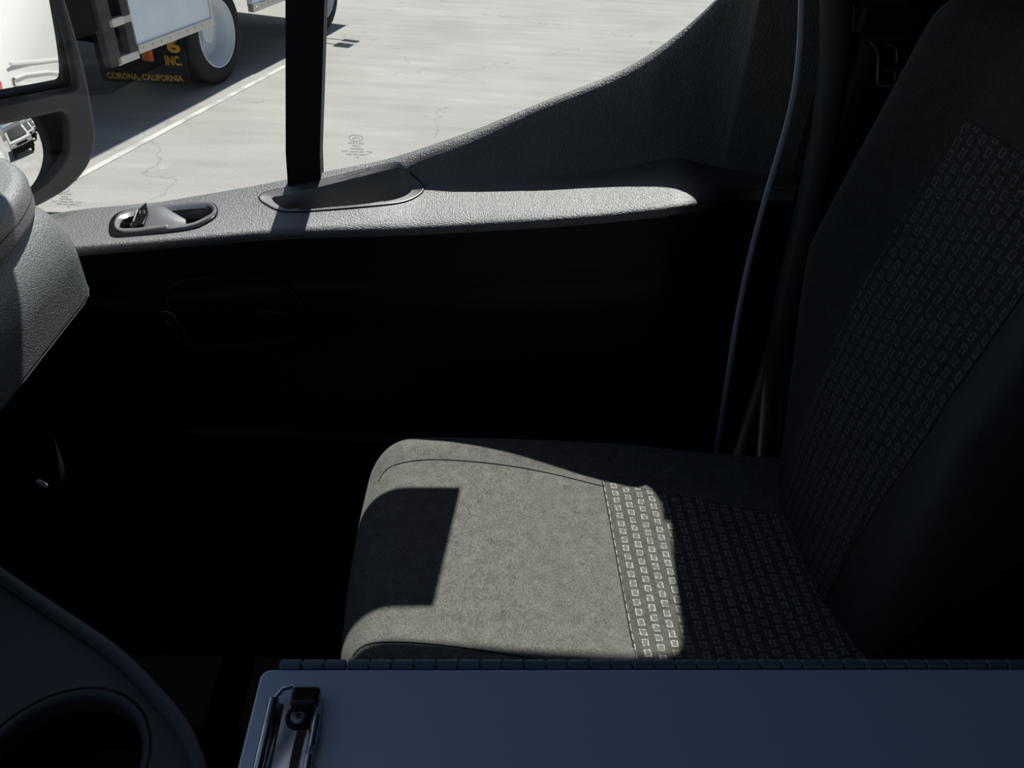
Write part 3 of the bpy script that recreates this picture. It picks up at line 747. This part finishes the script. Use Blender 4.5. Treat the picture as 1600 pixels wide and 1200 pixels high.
while hx < .372:
    wd = .0128
    g = MB(); g.lathe([(0,0),(.0022,0),(.0031,.0006),(.0031,wd-.0014),(.0022,wd-.0008),(0,wd-.0008)], (hx,hy,hz), (1,0,0), n=14)
    if k % 2 == 0: g.box((hx+wd/2-.0004, hy-.004, hz-.0018), (wd-.001,.006,.0008))
    else: g.box((hx+wd/2-.0004, hy-.004, hz-.0034), (wd-.001,.006,.0008))
    g.obj('hinge_knuckle', M['hinge'], bx); hx += wd; k += 1
# clip
clip = thing('metal_clip', 'shiny chrome clip bar with rivet fixed on the left end of the forms box', 'clip', (-.09,.17,LZ))
clip.parent = bx; clip.matrix_parent_inverse = world_inv(bx)
for kx_ in ('category',): del clip[kx_]
del clip['label']
c0, c1 = at(425,1090,Z=LZ+.003), at(508,1090,Z=LZ+.003)
xa, xb, yt = c0.x+.0005, c1.x-.001, c0.y
def clip_z(t):   # cross-section from left roll to right fold
    return interp([(0,.006),(.06,.009),(.12,.0085),(.18,.004),(.25,.0025),(.6,.0030),(.8,.0022),(.86,.006),(.93,.0075),(1,.003)], t)
rws = []
for j in range(20):
    y = yt - .004 - j*(.15/19); rws.append([(xa+(xb-xa)*i/40, y, LZ + clip_z(i/40) + .0012*math.sin(j*.9+i*.25)*(.3 if 8 < i < 32 else 0)) for i in range(41)])
g = MB(); g.quadgrid(rws); g.obj('clip_plate', M['chrome'], clip)
g = MB(); g.tube([(xa+.0015, yt-.003, LZ+.006), (xa+.0015, yt-.15, LZ+.006)], .0030, n=12); g.obj('clip_jaw', M['chrome'], clip)
g = MB(); g.tube([(xb-.001, yt-.012, LZ+.0058), (xb-.001, yt-.030, LZ+.0062)], .0020, n=10); g.tube([(xb-.0015, yt-.034, LZ+.0058), (xb-.0015, yt-.052, LZ+.0062)], .0022, n=10); g.tube([(xb-.001, yt-.056, LZ+.0058), (xb-.001, yt-.15, LZ+.0062)], .0020, n=10); g.obj('clip_hinge', M['chrome'], clip)
g = MB(); g.tube([(xa+.002,yt-.003,LZ+.007),(xa+.006,yt+.0015,LZ+.009),(xa+.011,yt+.003,LZ+.009)], .0012, n=8); g.obj('spring_wire', M['chrome'], clip)
g = MB(); g.rbox((xa+(xb-xa)*.68, yt-.003, LZ+.0065), ((xb-xa)*.55,.011,.009), .002); g.obj('clip_lever', M['gloss'], clip)
rv = at(468,1119,Z=LZ+.004)
g = MB(); g.lathe([(.0075,0),(.0072,.0008),(.0056,.0012),(.0052,.0004)], (rv.x,rv.y,LZ+.0032), (0,0,1)); g.obj('rivet_washer', M['post'], clip)
g = MB(); g.lathe([(.0050,0),(.0048,.0016),(.003,.0022),(.0012,.0020),(.0011,.001),(0,.001)], (rv.x,rv.y,LZ+.0032), (0,0,1)); g.obj('rivet', M['steel'], clip)

# ------------------------------------------------------------------ sun visor folded to the side window
vis = thing('sun_visor', 'dark sun visor swung to the upper side window above the seat', 'sun visor', (-.14,1.2,2.2))
vA, vB = Vector((.001*SK,.852*SK,2.1-.865*SK)), Vector((-.038*SK,.632*SK,2.1-.865*SK))
Sd = SUN/SUN.z
vA = vA + Sd*((1.262-vA.y)/.55); vB = vB + Sd*((1.165-vB.y)/.55); vc = (vA+vB)/2
rv_ = Matrix.Rotation(math.atan2(vA.y-vB.y, vB.z-vA.z), 3, 'X')
g = MB(); g.rbox((vc.x-.25, vc.y, vc.z), (.50,.012,(vA-vB).yz.length), .005, None, rv_); g.obj('panel', M['head'], vis)
g = MB(); g.tube([(-.36,1.155,2.17),(-.38,1.16,2.3),(-.40,1.15,2.62)], .006, n=8); g.obj('arm', M['head'], vis)

# ------------------------------------------------------------------ door mirror
PHI = R(38)
mn = Vector((math.cos(PHI), -math.sin(PHI), 0)); mt = Vector((math.sin(PHI), math.cos(PHI), 0)); mo = at(125, 150, Y=1.7); md = mn.dot(mo)
mir = thing('door_mirror', 'tall black door mirror with flat upper glass and curved lower glass', 'mirror', (-.93,1.60,1.36))
def mp2(u, v): p = at(u, v, n=mn, d=md)-mo; return (p.dot(mt), p.z)
fo = chaikin([mp2(*p) for p in [(82,-30),(98,20),(112,70),(124,115),(131,150),(138,190),(140,220),(132,252),(108,282),(74,305),(20,330),(-60,350),(-140,300),(-150,100),(-140,-260),(40,-280)]], 2)
up_ = chaikin([mp2(*p) for p in [(62,-100),(84,-20),(97,28),(112,85),(120,128),(116,141),(100,145),(0,164),(-60,175),(-110,160),(-110,-220),(20,-240)]], 2)
lw = chaikin([mp2(*p) for p in [(-60,197),(0,187),(60,174),(96,165),(105,176),(107,205),(106,240),(88,268),(58,297),(20,312),(-70,330),(-100,290),(-100,210)]], 2)
fz = (tuple(mo), tuple(mt), (0,0,1), tuple(mn))
fzb = (tuple(mo - mn*.010), tuple(mt), (0,0,1), tuple(mn))
curve_plate('frame', [fo, up_, lw], fz, .026, M['mhouse'], mir, bevel=.008, res=4)
cxm = sum(p[0] for p in fo)/len(fo); czm = sum(p[1] for p in fo)/len(fo)
g = MB(); g.quadgrid([[mo + mt*(cxm+(p[0]-cxm)*k_) + ZZ*(czm+(p[1]-czm)*k_) - mn*d_ for p in fo] for k_, d_ in ((1,.008),(.99,.03),(.95,.06),(.8,.09),(.5,.105),(.01,.11))], close=True)
g.obj('housing', M['mhouse'], mir)
tu = R(6); mnu = mn*math.cos(tu) - ZZ*math.sin(tu); mzu = ZZ*math.cos(tu) + mn*math.sin(tu)
g = MB(); g.prism([mo + ZZ*.10 + mt*a_ + mzu*b_ - mn*.0135 for a_, b_ in ((-.29,-.115),(.012,-.115),(.012,.22),(-.29,.22))], -mnu*.003); g.obj('flat_glass', M['mirror'], mir, flat=True)
yw = R(-12); th_ = R(5)
nl0 = Matrix.Rotation(-yw, 3, 'Z') @ mn; tl_ = Matrix.Rotation(-yw, 3, 'Z') @ mt
nl_ = nl0*math.cos(th_) + ZZ*math.sin(th_); zl_ = ZZ*math.cos(th_) - nl0*math.sin(th_)
RC = .40; rws = []; lc = mp2(30, 240)
for i in range(41):
    row = []
    for j in range(41):
        a_ = -.11 + .21*i/40; b_ = -.08 + .16*j/40
        s_ = RC - math.sqrt(RC*RC - a_*a_ - b_*b_)
        row.append(mo + mt*lc[0] + ZZ*lc[1] + mn*.004 + tl_*a_ + zl_*b_ - nl_*s_)
    rws.append(row)
g = MB(); g.quadgrid(rws); g.obj('curved_glass', M['mirror'], mir)
def refl(u, v, Yp=1.462):
    q = ray(u, v); pz = mo + ZZ*.10 - mn*.0135; t = (pz-CAM).dot(mnu)/q.dot(mnu); p = CAM + q*t
    r_ = q - mnu*(2*q.dot(mnu)); p = p + r_*((Yp-p.y)/r_.y); p.x = min(p.x, .548); return p
g = MB(); g.tube([refl(16,100), refl(60,96), refl(96,92)], .005, n=8, flat=.6, upv=(0,1,0)); g.obj('swage_line', M['white'], door)
g = MB(); rr_ = [refl(*p) for p in chaikin([(20,119),(94,110),(96,126),(26,136)], 1)]; g.tube(rr_, .0045, closed=True, n=8); g.obj('door_pressing', M['white'], door)
g = MB(); c_ = refl(1,150); g.rbox((c_.x,c_.y,c_.z), (.03,.012,.07), .004); g.obj('side_marker', M['red'], door)
g = MB(); g.tube([(-.93,1.42,1.52),(-.99,1.55,1.50),(-1.02,1.62,1.50)], .03, n=10); g.obj('mirror_arm', M['mhouse'], mir)

# ------------------------------------------------------------------ box truck outside
T0 = NX*(NX.dot(at(345,140,Z=0)))
def T(s, w, z): return T0 + AX*s + NX*w + ZZ*z
rotT = Matrix((AX, NX, ZZ)).transposed()
tr = thing('box_truck', 'white panelled work truck parked beyond the painted line, steel wheel visible', 'truck', tuple(T(6,-1.2,0)))
def tb(name, s0, s1, w0, w1, z0, z1, m, r=0, par=None):
    g = MB(); c = T((s0+s1)/2, (w0+w1)/2, (z0+z1)/2)
    if r: g.rbox(tuple(c), (abs(s1-s0), abs(w1-w0), abs(z1-z0)), r, None, rotT)
    else: g.box(tuple(c), (abs(s1-s0), abs(w1-w0), abs(z1-z0)), rotT)
    return g.obj(name, m, par or tr)
tb('cargo_box', 4.75, 7.75, -2.35, -.02, 1.30, 3.5, M['white'], .02)
tb('chassis', 4.7, 8.45, -1.6, -.75, .46, .86, M['under'])
tb('body_floor', 4.75, 8.45, -2.3, -.04, .72, 1.28, M['under'])
tb('rear_axle', 6.05, 6.35, -2.1, -.33, .25, .55, M['under']); tb('fuel_tank', 4.9, 5.5, -2.2, -.9, .28, .8, M['under'])
for s0, s1, z0, z1 in ((5.10, 6.085, .555, 1.25), (6.74, 7.70, .535, 1.25)):
    sk = tb('side_panel', s0, s1, -.05, .0, z0, z1, M['skirt'])
    sk['label'] = 'pale blue-white side panel with riveted lower rail'
    rl = tb('lower_rail', s0-.005, s1+.005, -.045, .012, z0-.05, z0+.012, M['alu'], .004, sk)
    g = MB(); n = 9
    for i in range(n):
        g = MB(); g.lathe([(.011,0),(.009,.005),(0,.007)], tuple(T(s0+.05+i*(s1-s0-.1)/(n-1), .012, z0-.018)), NX, n=8)
        g.obj('rivet', M['alu'], sk)
    tb('edge_rail', s1-.02, s1+.012, -.045, .01, z0, z1, M['alu'], .003, sk)
# dark ladder-like step frame at the tail of the side
st = tb('step_frame', 4.78, 4.90, -.06, .0, .48, 1.3, M['darkalu'], .006)
tb('upright', 5.01, 5.09, -.06, .0, .53, 1.3, M['darkalu'], .006, st)
for z in (.475, .72, .97): tb('rung', 4.86, 5.10, -.07, .0, z, z+.055, M['alu'], .006, st)
# wheels
def wheel(s, w, par=None, side=1):
    rm = thing('wheel', 'x', 'x', tuple(T(s, w, .41))); del rm['label']; del rm['category']
    rm.parent = tr; rm.matrix_parent_inverse = world_inv(tr)
    c = T(s, w, .41)
    g = MB(); g.lathe([(.265,-.02),(.275,.005),(.33,.012),(.385,-.004),(.408,-.03),(.41,-.06),(.41,-.20),(.405,-.23),(.38,-.25),(.27,-.25)], c, NX, n=56)
    g.obj('tyre', M['tire'], rm)
    g = MB(); g.lathe([(.275,-.004),(.272,.008),(.262,.006),(.255,-.012),(.240,-.03),(.225,-.06),(.215,-.10),(.205,-.13),(.17,-.145),(.12,-.13),(.09,-.12),(.085,-.08),(.0,-.075)], c, NX, n=56)
    ri = g.obj('rim', M['rim'], rm); ri['label'] = 'pale blue-grey painted steel rim'
    for k in range(6):
        g = MB()
        a_ = k*math.pi/3; p = c + AX*(.12*math.cos(a_)) + ZZ*(.12*math.sin(a_)) - NX*.13
        g.lathe([(.014,0),(.014,.02),(.0,.022)], p, NX, n=6)
        g.obj('wheel_nut', M['rim'], rm)
    return rm
wheel(6.22, -.065); wheel(8.30, -.06)
wi = []
g = MB(); g.lathe([(.2,0),(.38,0),(.41,-.03),(.41,-.22),(.38,-.25),(.2,-.25)], T(6.20,-.34,.41), NX, n=40); g.obj('inner_tyre', M['tire'], tr)
tb('wheel_arch', 5.8, 6.62, -.65, -.01, .86, .95, M['under'])
# mud flap with lettering, facing backwards
FY = (T(5.60,-.30,0)).y
FX0, FX1 = at(160,124,Y=FY).x, at(296,124,Y=FY).x
g = MB(); g.box(((FX0+FX1)/2, FY+.006, .46), (FX1-FX0, .012, .66)); fl = g.obj('mud_flap', M['flap'], tr); fl['label'] = 'black mud flap with yellow lettering'
def flapP(u, v): return at(u, v, Y=FY-.002)
XX = Vector((1,0,0)); ex, ey, ez = (1,0,0), (0,0,1), (0,-1,0)
def ftext(body, u0_, v0_, u1_, hpx, bold=.002):
    a_, b_ = flapP(u0_, v0_), flapP(u1_, v0_); W = b_.x-a_.x
    sz = (flapP(u0_, v0_-hpx)-a_).z/.70
    o = text('lettering', body, sz, (tuple(a_), ex, ey, ez), M['yellow'], fl, bold=bold)
    me = o.data; ws = [v.co.x-a_.x for v in me.vertices]; k_ = W/(max(ws)-min(ws)); m0 = min(ws)
    for v in me.vertices: v.co.x = a_.x + (v.co.x-a_.x-m0)*k_
ftext('CORONA, CALIFORNIA', 168, 122, 286, 9)
ftext('INC.', 259, 101, 285, 14, .003)
ftext('6', 262, 81, 283, 20, .006)
g = MB(); g.rbox(tuple(T(5.575,-.30,.37)), (.04,.09,.12), .01, None, rotT); tl = g.obj('marker_lamp', M['orange'], tr); tl['label'] = 'orange marker lamp above the mud flap'
# cab
g = MB(); P4 = [T(7.80,.0,.62), T(8.95,.0,.62), T(8.98,.0,1.3), T(8.75,.0,2.1), T(7.80,.0,2.2)]
g.prism([tuple(p) for p in P4], -NX*2.1); g.obj('cab', M['white'], tr)
tb('front_bumper', 8.80, 8.98, -2.2, -.0, .50, .68, M['under'])
tb('front_axle', 8.15, 8.45, -1.9, -.2, .34, .6, M['under'])
for zz, hh in ((1.85,.26),(1.50,.12)):
    g = MB(); g.rbox(tuple(T(8.92,.30,zz)), (.05,.18,hh), .02, None, rotT); m_ = g.obj('cab_mirror', M['under'], tr)
    g = MB(); g.tube([T(8.9,-.05,zz), T(8.92,.25,zz)], .012, n=6); g.obj('mirror_arm', M['under'], m_)

# ------------------------------------------------------------------ vans parked behind (seen in the curved glass)
def parked_van(x, y, label, rz=0.0):
    v = thing('parked_van', label, 'van', (x, y, 0), 'white vans parked in a row behind')
    v.rotation_euler.z = rz
    def P3(a_, b_, c_): return (x + a_, y + b_, c_)
    g = MB(); g.rbox((x+3.0, y, 1.35), (3.9, 1.95, 1.9), .12); body = g.obj('body', M['white'], None)
    g = MB(); prof = [(-.05,.45),(-.10,1.05),(.35,1.18),(1.1,1.9),(1.1,.45)]
    g.prism([P3(a_, -.95, c_) for a_, c_ in prof], (0,1.9,0)); nose = g.obj('bonnet', M['white'], None)
    g = MB(); g.prism([P3(.30,-.78,1.20), P3(.30,.78,1.20), P3(.98,.70,1.86), P3(.98,-.70,1.86)], (-.03,0,.03)); ws = g.obj('windscreen', M['post'], None)
    g = MB(); g.rbox((x-.08, y, .52), (.16, 1.9, .38), .05); bp = g.obj('front_bumper', M['under'], None)
    g = MB(); g.rbox((x-.10, y, .86), (.05, .95, .14), .02); gr = g.obj('grille', M['under'], None)
    hs = []
    for sg in (-1, 1):
        g = MB(); g.rbox((x-.06, y+sg*.75, .90), (.12,.28,.22), .04); hs.append(g.obj('headlamp', M['chrome'], None))
        for xx in (.5, 3.2):
            g = MB(); g.lathe([(0,0),(.34,0),(.36,-.03),(.36,-.2),(.30,-.22)], (x+xx, y+sg*.97, .36), (0,sg,0)); hs.append(g.obj('wheel', M['tire'], None))
    for o in [body, nose, ws, bp, gr]+hs:
        o.parent = v; o.matrix_parent_inverse = Matrix.Translation((-x,-y,0))
    return v
if True:
    for i, lb in enumerate(('white van parked behind, nearest of the row in the curved mirror', 'white van parked in the middle of the row in the curved mirror', 'white van parked at the far end of the row in the curved mirror')):
        parked_van((5.6,9.6,14.0)[i], (2.75,4.9,7.6)[i], lb)
